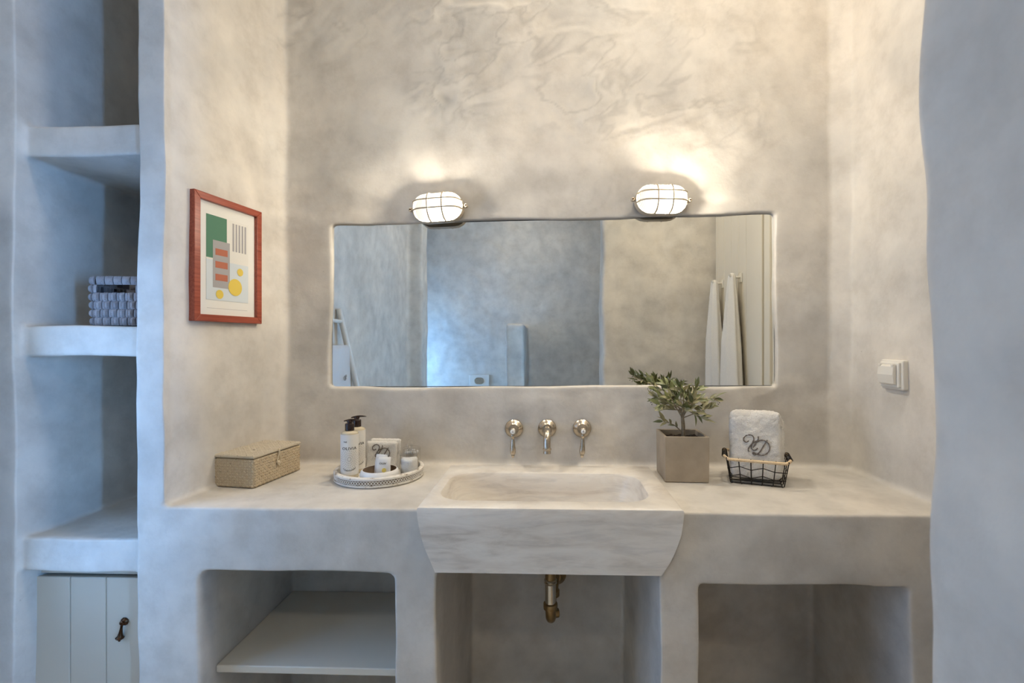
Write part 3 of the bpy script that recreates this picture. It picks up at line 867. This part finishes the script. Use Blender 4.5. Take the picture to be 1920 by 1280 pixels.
# script monogram, traced as embroidered strokes (local x right, z up, units of its height)
MONO = [
    [(-.62, .28), (-.80, .16), (-.98, .25), (-1.0, .45), (-.82, .66), (-.55, .74), (-.34, .66), (-.26, .45), (-.38, .12), (-.60, -.20), (-.68, -.42), (-.60, -.55)],
    [(.05, .66), (.06, .50), (-.02, .30), (-.18, .02), (-.34, -.24)],
    [(-.02, .30), (-.25, .20), (-.42, -.02), (-.44, -.28), (-.30, -.42), (-.12, -.38), (.0, -.24)],
    [(-.05, .22), (.20, .38), (.48, .36), (.74, .20), (.86, -.08), (.80, -.40), (.58, -.66), (.28, -.78), (-.05, -.72), (-.30, -.60), (-.36, -.70), (-.20, -.76), (.02, -.66), (.20, -.45), (.42, -.05), (.62, .28), (.70, .42)],
]
def monogram(parent, centre, size, rad, M, lift=0.0):
    m = MB()
    for st in MONO:
        pts = [(centre[0] + x * size, -lift, centre[1] + z * size) for x, z in st]
        p = smooth_path(pts, 5)
        m.tube(p, [rad * (.75 + .45 * abs(math.sin(k * .7))) for k in range(len(p))], 6, M=M)
    return m.build('monogram', MAT['thread'], parent, 60)

def fluffy_slab(name, w, h, d, mat, parent, M, taper=0.0, rnd=.016, fuzz=.0009, slump=0.0):
    """rounded terry slab standing on its edge: x width, z height, y thickness"""
    nx, nz = max(8, int(w / .0035)), max(8, int(h / .0035)); m = MB()
    def edge(u):       # superelliptic thickness towards the outline
        return u
    rngs = []
    def pt(i, j, s):
        u, v = i / nx * 2 - 1, j / nz * 2 - 1
        # pull the outline to a rounded rectangle
        x, z = u * w / 2, v * h / 2
        ax, az = abs(x) - (w / 2 - rnd), abs(z) - (h / 2 - rnd)
        if ax > 0 and az > 0:
            k = rnd / max(rnd, math.hypot(ax, az)); x = math.copysign(w / 2 - rnd + ax * k, x); z = math.copysign(h / 2 - rnd + az * k, z)
        e = min(1.0, max(0.0, 1 - max(abs(u) ** 9, abs(v) ** 11)))
        y = s * d / 2 * (e ** .5)
        z2 = z + h / 2
        x *= 1 + taper * (1 - z2 / h)
        p = Vector((x, y, z2))
        nn = noise.noise(p * 60 + Vector((0, s * 3, 0))) * .0016 + noise.noise(p * 16) * .004
        p.y += s * nn + random.uniform(-fuzz, fuzz); p.z += random.uniform(-fuzz, fuzz) * .6 + slump * math.sin(x * 30) ; p.x += random.uniform(-fuzz, fuzz) * .6
        return p
    front = [[pt(i, j, -1) for i in range(nx + 1)] for j in range(nz + 1)]
    back = [[(front[j][i] if (i in (0, nx) or j in (0, nz)) else pt(i, j, 1)) for i in range(nx + 1)] for j in range(nz + 1)]
    vs = [p for r_ in front for p in r_] + [p for r_ in back for p in r_]
    o = (nx + 1) * (nz + 1); fs = []
    for j in range(nz):
        for i in range(nx):
            a = j * (nx + 1) + i
            fs.append((a, a + 1, a + nx + 2, a + nx + 1)); fs.append((o + a, o + a + nx + 1, o + a + nx + 2, o + a + 1))
    m.add(vs, fs, M)
    return m.build(name, mat, parent, 180)

ft = thing('face_towel', 'small folded white towel with script monogram on the round tray', 'towel', (-.508, 1.462, TZ), R(-3))
FM = Matrix.Rotation(R(-6), 4, 'X')
fluffy_slab('front_fold', .098, .086, .020, MAT['terry'], ft, FM @ Matrix.Translation((-.002, -.012, .001)), 0, .008)
fluffy_slab('back_fold', .098, .092, .020, MAT['terry'], ft, FM @ Matrix.Translation((.001, .008, .001)), 0, .008)
monogram(ft, (.004, .056), .029, .0013, FM @ Matrix.Translation((-.002, -.0235, 0)))

bowl = thing('soap_bowl', 'squat white ceramic bowl with a brown inside, on the tray', 'bowl', (-.480, 1.352, TZ))
MB().lathe([(.006, .0), (.042, .0), (.0515, .008), (.054, .018), (.0515, .027), (.0475, .0315), (.0462, .0312)], 56, None, False).build('body', MAT['bowl'], bowl, 60)
MB().lathe([(.0462, .0312), (.047, .024), (.044, .010), (.004, .006)], 56, None, False).build('inside', MAT['bowl_in'], bowl, 60)
def sachet(label, loc, rz, rx, w, h, printed):
    t = thing('paper_sachet', label, 'sachet', loc, 0, 'paper sachets in the bowl'); t.rotation_euler = (rx, 0, rz)
    def pillow(s):
        def f(u, v):
            e = (1 - (2 * u - 1) ** 4) * (1 - (2 * v - 1) ** 6)
            wob = .0006 * math.sin(v * 9 + u * 5)
            return (((u - .5) * w) * (1 - .10 * v), s * .0035 * e + wob, v * h)
        return f
    m = MB(); m.grid(pillow(-1), 12, 14); m.grid(pillow(1), 12, 14)
    m.build('packet', MAT['label'], t, 60)
    if printed:
        me = text_mesh('OLIV', .0075, .0002)
        for v in me.vertices: v.co.x *= 1.25
        me.transform(Matrix.Translation((-.002, -.0040, h * .68)) @ Matrix.Rotation(R(90), 4, 'X')); me.materials.append(MAT['ink'])
        link('lettering', me, t)
        MB().lathe([(.0062, 0), (.0062, .0004)], 24, Matrix.Translation((.003, -.0041, h * .36)) @ IY).build('sun_disc', MAT['gold'], t)
        m = MB()
        for k in range(22):
            a = 2 * PI * k / 22
            c, s_ = math.cos(a), math.sin(a)
            for r0, r1 in ((.0078, .0105), (.0115, .0140)):
                if abs(c * r1) > w * .42: continue
                m.add([(.003 + c * r0 - s_ * .0002, -.0042, h * .36 + s_ * r0 + c * .0002), (.003 + c * r1, -.0042, h * .36 + s_ * r1), (.003 + c * r0 + s_ * .0002, -.0042, h * .36 + s_ * r0 - c * .0002)], [(0, 1, 2)])
        o = m.build('sun_rays', MAT['greyprint'], t); o['kind'] = 'stuff'
    return t
sachet('front paper sachet printed with a gold sun, in the bowl', (-.470, 1.348, TZ + .006), R(4), R(-16), .042, .058, True)
sachet('plain paper sachet behind the sun-printed one, in the bowl', (-.486, 1.368, TZ + .005), R(-14), R(-10), .040, .062, False)

def jar(label, loc, filling):
    t = thing('glass_jar', label, 'jar', loc, 0, 'lidded glass jars on the tray')
    MB().lathe([(.002, 0), (.0255, 0), (.027, .002), (.027, .062), (.0252, .062), (.0250, .005), (.002, .004)], 40).build('body', MAT['glass'], t, 40)
    ld = MB().lathe([(.0265, .0625), (.028, .064), (.028, .067), (.020, .071), (.007, .073), (.005, .075), (.002, .0755)], 40).build('lid', MAT['glass'], t, 50)
    ring = [(.0085 * math.cos(2 * PI * k / 20), 0, .084 + .0085 * math.sin(2 * PI * k / 20)) for k in range(20)]
    MB().tube(ring, .0026, 10, True).build('ring_knob', MAT['glass'], ld, 60)
    if filling == 'cotton':
        m = MB()
        def f(u, v):
            a = 2 * PI * u; rr = .0238 * (1 + .02 * math.sin(a * 5))
            if v < .8: return (rr * math.cos(a), rr * math.sin(a), .006 + .046 * v / .8 + .0025 * math.sin(a * 2 + 1) * v)
            k = (1 - v) / .2; return (rr * k * math.cos(a), rr * k * math.sin(a), .052 + .003 * (1 - k) + .0025 * math.sin(a * 2 + 1) * k)
        m.grid(f, 30, 12); m.build('cotton_filling', MAT['cotton'], t, 60)
    else:
        g = MB(); hd = MB()
        for k in range(34):
            a = random.uniform(0, 2 * PI); q = .021 * math.sqrt(random.random()); dx, dy = random.uniform(-.003, .003), random.uniform(-.003, .003)
            x, y = q * math.cos(a), q * math.sin(a)
            g.tube([(x, y, .006), (x * .9 + dx, y * .9 + dy, .054)], .0009, 5)
            hd.lathe([(.0006, 0), (.0019, .003), (.0017, .007), (.0004, .009)], 6, Matrix.Translation((x * .9 + dx, y * .9 + dy, .051)))
        o = g.build('bud_sticks', MAT['buds'], t); o['kind'] = 'stuff'
        o = hd.build('bud_tips', MAT['cotton'], t, 60); o['kind'] = 'stuff'
    return t
jar('front lidded glass jar filled with cotton pads, at the right of the tray', (-.407, 1.392, TZ), 'cotton')
jar('rear lidded glass jar with cotton buds, behind the cotton jar', (-.420, 1.462, TZ), 'buds')

# ------------------------------------------------------------------ potted olive
pot = thing('potted_olive', 'small olive tree in a square concrete pot beside the sink', 'potted plant', (.396, 1.440, CT + .001), R(-1.5))
hw = .0625; HP = .130
def sq(h, z): return [(-h, -h, z), (h, -h, z), (h, h, z), (-h, h, z)]
MB().loft([sq(hw * .985, 0), sq(hw, HP), sq(hw - .007, HP), sq(hw - .008, HP - .05)]).build('pot', MAT['concrete'], pot, None, .0018, 2)
def soilf(u, v):
    x, y = (u - .5) * 2 * (hw - .008), (v - .5) * 2 * (hw - .008)
    return (x, y, HP - .018 + .005 * noise.noise(Vector((x * 90, y * 90, 0))) + random.uniform(0, .003))
MB().grid(soilf, 24, 24).build('soil', MAT['soil'], pot)
trunk_pts = smooth_path([(.003, -.005, HP - .03), (.003, -.005, HP + .02), (.001, -.004, HP + .05), (.004, -.002, HP + .078)], 5)
MB().tube(trunk_pts, [.0062 - .0022 * k / 15 for k in range(16)], 10).build('trunk', MAT['bark'], pot, 60)
def leaf_mesh(mat, bend):
    m = MB(); n = 8
    prof = [.08, .55, .85, 1.0, .96, .80, .55, .28, .02]
    vs = []
    for i in range(n + 1):
        t = i / n; w = .0060 * prof[i]; z = bend * t * t * .03
        x = t * .037
        vs += [(x, -w, z + w * .35), (x, 0, z), (x, w, z + w * .35)]
    fs = []
    for i in range(n):
        a = i * 3; fs += [(a, a + 3, a + 4, a + 1), (a + 1, a + 4, a + 5, a + 2)]
    m.add(vs, fs); return m.mesh('leaf', mat, 60)
LEAVES = [leaf_mesh(MAT['leaf1'], .15), leaf_mesh(MAT['leaf1'], -.25), leaf_mesh(MAT['leaf2'], -.2), leaf_mesh(MAT['leaf2'], .2), leaf_mesh(MAT['leaf3'], -.35), leaf_mesh(MAT['leaf3'], .1)]
rb = random.Random(21)
# branch: start fraction on the trunk, tip offset from the pot axis (x right, y back, z above pot rim)
TIPS = [(-.105, -.02, .168), (-.088, .02, .160), (-.062, -.03, .165), (-.040, .03, .160), (-.018, -.02, .158), (.004, .03, .150), (.038, -.02, .156), (.052, .03, .140),
        (.098, -.01, .118), (.086, .03, .092), (.072, -.04, .095), (-.085, .01, .118), (-.080, -.03, .100), (-.050, -.05, .125), (.018, -.055, .120), (-.060, .04, .075),
        (-.068, -.02, .046), (.055, -.03, .058), (.062, .03, .110), (-.015, -.05, .098), (.030, .05, .100), (-.03, .0, .125), (.020, .0, .132)]
berries = MB()
for bi, (tx, ty, tz) in enumerate(TIPS):
    low = tz < .06 and tx < -.05
    s0 = Vector(trunk_pts[3]) if low else Vector(trunk_pts[rb.choice([9, 11, 13, 15])])
    tip = Vector((tx * .93 + .004, ty, HP + tz * .93 - .006))
    midp = s0.lerp(tip, .5) + Vector((rb.uniform(-.008, .008), rb.uniform(-.008, .008), rb.uniform(-.006, .010)))
    bp = smooth_path([s0, midp, tip], 6)
    MB().tube(bp, [.0021 - .0014 * k / 12 for k in range(13)], 6).build('branch', MAT['bark'], pot, 60)
    nl = 11 if not low else 7
    for k in range(nl):
        f = .38 + .62 * (k / (nl - 1))
        i = min(11, int(f * 12)); p = bp[i].lerp(bp[i + 1], .5) if f < 1 else bp[-1]
        d = (bp[min(12, i + 1)] - bp[max(0, i - 1)]).normalized()
        side = (k % 2) * 2 - 1
        a = d.cross(Vector((rb.uniform(-.4, .4), rb.uniform(-1, 1), rb.uniform(.2, 1)))).normalized() * side
        spread = .75 if k < nl - 1 else .15
        dirv = (d * (.75 + .3 * f) + a * spread + Vector((0, 0, rb.uniform(-.55, .45)))).normalized()
        up = Vector((rb.uniform(-.6, .6), -rb.uniform(.2, 1.0), rb.uniform(.2, 1))).normalized()
        yv = up.cross(dirv).normalized(); zv = dirv.cross(yv)
        Mx = Matrix((dirv, yv, zv)).transposed().to_4x4(); Mx.translation = p
        sc = rb.uniform(.62, 1.12)
        idx = rb.choice([0, 1, 2, 3, 4, 5, 2, 3]) if tz < .14 else rb.choice([0, 1, 0, 1, 2, 5])
        o = link('leaf', LEAVES[idx], pot); o.matrix_basis = Mx @ Matrix.Scale(sc, 4)
    if bi in (0, 8, 11, 12):
        for k in range(5):
            c = tip + Vector((rb.uniform(-.012, .012), rb.uniform(-.008, .008), rb.uniform(-.024, -.004)))
            berries.lathe([(.0002, -.0016), (.0013, -.0008), (.0013, .0008), (.0002, .0016)], 6, Matrix.Translation(c)); berries.tube([c, tip], .0003, 3)
o = berries.build('berries', MAT['berry'], pot, 60); o['kind'] = 'stuff'

# ------------------------------------------------------------------ wire basket and its towel
ba = math.atan2(1.327 - 1.372, .635 - .511)
bk = thing('wire_basket', 'black wire basket with a cane front rail, right of the olive pot', 'basket', (.598, 1.405, CT + .001), ba)
BWB, BDB, BHB = .136, .108, .070      # bottom width, depth, height
def rim(x, y, f): # widen towards the top
    return (x * (1 + .16 * f), y * (1 + .10 * f))
def wire(pts, name='wire', r=.0015, closed=False):
    return MB().tube(pts, r, 6, closed).build(name, MAT['wire'], bk, 60)
hx, hy = BWB / 2, BDB / 2
nfx = 6
def upright(x, y, name='upright'):
    x1, y1 = rim(x, y, 1)
    wire([(x * .93, y * .86, .0), (x, y, .004), (x1, y1 * 1.05, BHB + .004)], name)
for k in range(nfx):
    x = -hx + 2 * hx * k / (nfx - 1)
    upright(x, -hy); upright(x, hy)
for k in range(1, 4):
    y = -hy + 2 * hy * k / 4
    upright(-hx, y); upright(hx, y)
for f, zig in ((.34, .004), (.66, .004)):
    pts = []
    def side(a, b, n):
        for k in range(n):
            t = k / n; x = a[0] + (b[0] - a[0]) * t; y = a[1] + (b[1] - a[1]) * t
            x, y = rim(x, y, f); pts.append((x, y, BHB * f + (zig if k % 2 else -zig)))
    side((-hx, -hy), (hx, -hy), 5); side((hx, -hy), (hx, hy), 4); side((hx, hy), (-hx, hy), 5); side((-hx, hy), (-hx, -hy), 4)
    wire(pts, 'band_wire', .0013, True)
wire([(p[0] * .95, p[1] * .9, .0015) for p in rrect(hx, hy, .012, 0, 4)], 'base_wire', .0013, True)
for k in range(4):
    y = -hy * .8 + 2 * hy * .8 * k / 3
    wire([(-hx * .95, y, .0015), (hx * .95, y, .0015)], 'base_wire', .0011)
rx, ry = rim(hx, hy, 1)
rail = smooth_path([(-rx - .006, -ry + .016, BHB + .004), (-rx + .004, -ry - .001, BHB), (-rx + .02, -ry - .003, BHB - .001), (rx - .02, -ry - .003, BHB - .001), (rx - .004, -ry - .001, BHB), (rx + .006, -ry + .016, BHB + .004)], 6)
MB().tube(rail, .0042, 10).build('cane_rail', MAT['cane'], bk, 60)
MB().tube([(p[0], -p[1], p[2]) for p in rail], .0042, 10).build('cane_rail', MAT['cane'], bk, 60)
for s in (-1, 1):
    core = [(s * (rx + .004), -ry + .014, BHB + .003), (s * (rx + .006), 0, BHB + .006), (s * (rx + .004), ry - .014, BHB + .003)]
    wire(core, 'handle_core', .0014)
    coil = []
    for k in range(6 * 12 + 1):
        a = 2 * PI * k / 12; y = -ry + .016 + (2 * ry - .032) * k / (6 * 12)
        coil.append((s * (rx + .005) + .0062 * math.cos(a), y, BHB + .004 + .0062 * math.sin(a)))
    MB().tube(coil, .0012, 5).build('handle_coil', MAT['wire'], bk, 60)

bt = thing('rolled_towel', 'thick white towel with grey script monogram standing in the wire basket', 'towel', (.598, 1.405, CT + .004), ba + R(2))
TM = Matrix.Rotation(R(-9), 4, 'X')
fluffy_slab('front_fold', .140, .194, .046, MAT['terry'], bt, TM @ Matrix.Translation((-.002, -.022, .004)), -.03, .026, .0015)
fluffy_slab('back_fold', .136, .180, .044, MAT['terry'], bt, TM @ Matrix.Translation((.013, .018, .004)), -.06, .030, .0015)
monogram(bt, (.004, .100), .036, .0016, TM @ Matrix.Translation((-.002, -.0478, 0)))

# ------------------------------------------------------------------ woven basket in the shelf niche
nb = thing('wicker_basket', 'grey-blue painted wicker basket with a handle slot on the middle niche shelf', 'basket', (-1.078, 1.272, 1.291), R(4))
bhx, bhy, bh = .105, .070, .126
ROWS = 6; rowh = bh / ROWS
def strap_mesh(w, h, bulge):
    m = MB()
    def f(u, v):
        b = bulge * max(0.0, 1 - (2 * v - 1) ** 2) ** .5 * (1 - .55 * (2 * u - 1) ** 4)
        return ((u - .5) * w, -b - .0003, (v - .5) * h * 1.04)
    m.grid(f, 4, 5)
    m.add([(-w/2, 0, -h/2), (w/2, 0, -h/2), (w/2, 0, h/2), (-w/2, 0, h/2)], [(0, 3, 2, 1)])
    m.box((-w*.46, -bulge * .4, -h * .40), (w*.46, .0, h * .40))
    return m.mesh('strap', MAT['wicker_dark'], 50)
per = rrect(bhx, bhy, .022, 0, 8)
P2 = [Vector(p) for p in per] + [Vector(per[0])]
cum = [0]
for a, b in zip(P2, P2[1:]): cum.append(cum[-1] + (b - a).length)
TOT = cum[-1]; NS = 64
def on_per(s_):
    s_ %= TOT
    for i in range(len(cum) - 1):
        if cum[i] <= s_ <= cum[i + 1]:
            t = (s_ - cum[i]) / max(1e-9, cum[i + 1] - cum[i]); p = P2[i].lerp(P2[i + 1], t); d = (P2[i + 1] - P2[i]).normalized()
            return p, d
    return P2[0], Vector((1, 0, 0))
sw_ = TOT / NS
S_over = strap_mesh(sw_ * 1.05, rowh * 1.02, .0088); S_under = strap_mesh(sw_ * .80, rowh * .94, .0032); S_rim_wide = strap_mesh(sw_ * 1.9, rowh * 1.0, .0076)
rear = MB()
def slot(p, row): return row == 4 and p.y < -bhy * .7 and -.080 < p.x < .014
for row in range(ROWS):
    for k in range(NS):
        p, d = on_per((k + .5 * (row % 2)) * sw_)
        if slot(p, row): continue
        z = rowh * (row + .5); grow = 1 + .035 * row / ROWS
        me = S_over if (k + row) % 2 == 0 else S_under
        if row == ROWS - 1:
            if k % 2: continue
            me = S_rim_wide
        if p.y > bhy * .75:         # far side, turned to the niche back: one mass
            Mx = Matrix.Translation((p.x * grow, p.y * grow, z)) @ Matrix.Rotation(math.atan2(d.y, d.x) + PI, 4, 'Z')
            rear.add([tuple(v.co) for v in me.vertices], [tuple(f.vertices) for f in me.polygons], Mx); continue
        o = link('strap', me, nb, (p.x * grow, p.y * grow, z), (R(random.uniform(-3, 3)), 0, math.atan2(d.y, d.x)))
o = rear.build('rear_weave', MAT['wicker_dark'], nb, 50); o['kind'] = 'stuff'
inner = [[(p[0] * .96, p[1] * .94, z) for p in per] for z in (.002, rowh * 4)]
MB().loft(inner, None, True, False).build('lining', MAT['pump'], nb, 60)

# ------------------------------------------------------------------ boarded door with hooks on the right, seen in the mirror
DX = .936
door = structure(link('door_1', None, None, (DX, .69, 0)), 'cream boarded door beside the partition wall')
ys = [-.245, -.205, -.115, -.015, .078, .168, .275]
for a, b in zip(ys, ys[1:]):
    MB().box((-.006, a + .0015, .01), (.012, b - .0015, 2.08)).build('board', MAT['cream_paint'], door, None, .002, 2)
MB().box((.004, ys[0], .01), (.014, ys[-1], 2.08)).build('door_core', MAT['groove'], door)
MB().box((-.020, .282, 0), (.012, .312, 2.14)).build('frame_post', MAT['cream_paint'], door, None, .004, 2)
MB().box((-.030, .315, 0), (.012, .385, 2.14)).build('frame_post', MAT['cream_paint'], door, None, .004, 2)
MB().box((-.024, .392, 0), (.012, .445, 2.14)).build('frame_post', MAT['cream_paint'], door, None, .004, 2)
def hook(label, y, z):
    t = thing('towel_hook', label, 'hook', (DX - .006, y, z), 0, 'white hooks on the boarded door')
    MB().box((-.006, -.016, -.020), (0, .016, .024)).build('plate', MAT['plastic'], t, None, .002)
    MB().tube(smooth_path([(-.003, 0, .006), (-.03, 0, .004), (-.05, 0, .010), (-.056, 0, .020)], 4), .006, 10).build('peg', MAT['plastic'], t, 60)
def hung_towel(label, y, z, L, wtop, wbot, ph):
    t = thing('bath_towel', label, 'towel', (DX - .045, y, z), 0, 'white bath towels on the door hooks')
    nz, na = 60, 56
    def ring(k):
        f = k / nz; w = (wtop + (wbot - wtop) * min(1, f * 1.25) ** .8) / 2; dpt = .016 + .022 * min(1, f * 2)
        out = []
        for q in range(na):
            a = 2 * PI * q / na
            fold = 1 + (.16 * math.sin(a * 5 + ph + f * 1.2) + .09 * math.sin(a * 9 + ph * 2)) * min(1, .3 + f)
            x, yy = dpt * fold * math.cos(a), w * (1 + .05 * math.sin(a * 7 + ph)) * math.sin(a)
            zz = -f * L - .03 * f * math.sin(a + ph)
            out.append((min(x, .038) + random.uniform(-.0008, .0008), yy + random.uniform(-.0008, .0008), zz))
        return out
    rings = [[(p[0] * .25, p[1] * .3, .014) for p in ring(0)], [(p[0] * .7, p[1] * .75, .009) for p in ring(0)]] + [ring(k) for k in range(nz + 1)]
    MB().loft(rings).build('cloth', MAT['terry'], t, 180)
    return t
hook('white hook on the boarded door, nearer the mirror', .800, 1.555)
hook('white hook on the boarded door, nearer the partition', .555, 1.555)
hung_towel('large white bath towel on the hook nearer the mirror', .785, 1.568, .66, .05, .200, .4)
hung_towel('white bath towel on the hook nearer the partition, half hidden', .540, 1.566, .62, .05, .170, 2.1)

# ------------------------------------------------------------------ towel ladder on the left wall, seen in the mirror
lad = thing('towel_ladder', 'whitewashed wooden towel ladder leaning on the left wall', 'ladder', (-1.02, .06, 0))
def lean(z): return -.345 * z / 1.46
for y in (0.0, .42):
    MB().tube([(0, y, 0), (lean(1.46), y, 1.46)], .019, 14).build('rail', MAT['ladder'], lad, 60)
for z in (.35, .78, 1.21, 1.38):
    MB().tube([(lean(z), .0, z), (lean(z), .42, z)], .012, 10).build('rung', MAT['ladder'], lad, 60)
lt = thing('hand_towel', 'pale hand towel with monogram draped over a rung of the ladder', 'towel', (-1.02 + lean(1.21), .20, 1.21 + .014))
def drape(u, v):
    L = .30; s_ = (v - .5) * 2 * L; r_ = .015; yy = (u - .5) * .30
    if abs(s_) < r_ * 1.57: return (r_ * math.sin(s_ / r_), yy, r_ * math.cos(s_ / r_) - r_ + .003)
    k = abs(s_) - r_ * 1.57
    return (math.copysign(r_ + .012 * k / L + .003 * math.sin(yy * 40), s_), yy, -r_ - k)
MB().grid(drape, 20, 60).build('cloth', MAT['linen'], lt, 180).modifiers.new('thick', 'SOLIDIFY').thickness = .006
monogram(lt, (0, -.20), .022, .0012, Matrix.Translation((.034, -.02, 0)) @ Matrix.Rotation(R(90), 4, 'Z'))

# ------------------------------------------------------------------ flush plate on the far wall
fp = thing('flush_plate', 'white flush plate with an oval button low on the far wall', 'flush plate', (-.80, -2.392, .70))
MB().box((-.115, 0, 0), (.115, .014, .165)).build('plate', MAT['plastic'], fp, None, .004)
MB().loft([[(p[0], .014, p[1] + .095) for p in rrect(.055, .040, .038, 0, 6)], [(p[0], .020, p[1] + .095) for p in rrect(.052, .037, .035, 0, 6)]]).build('button', MAT['chrome'], fp, 40)
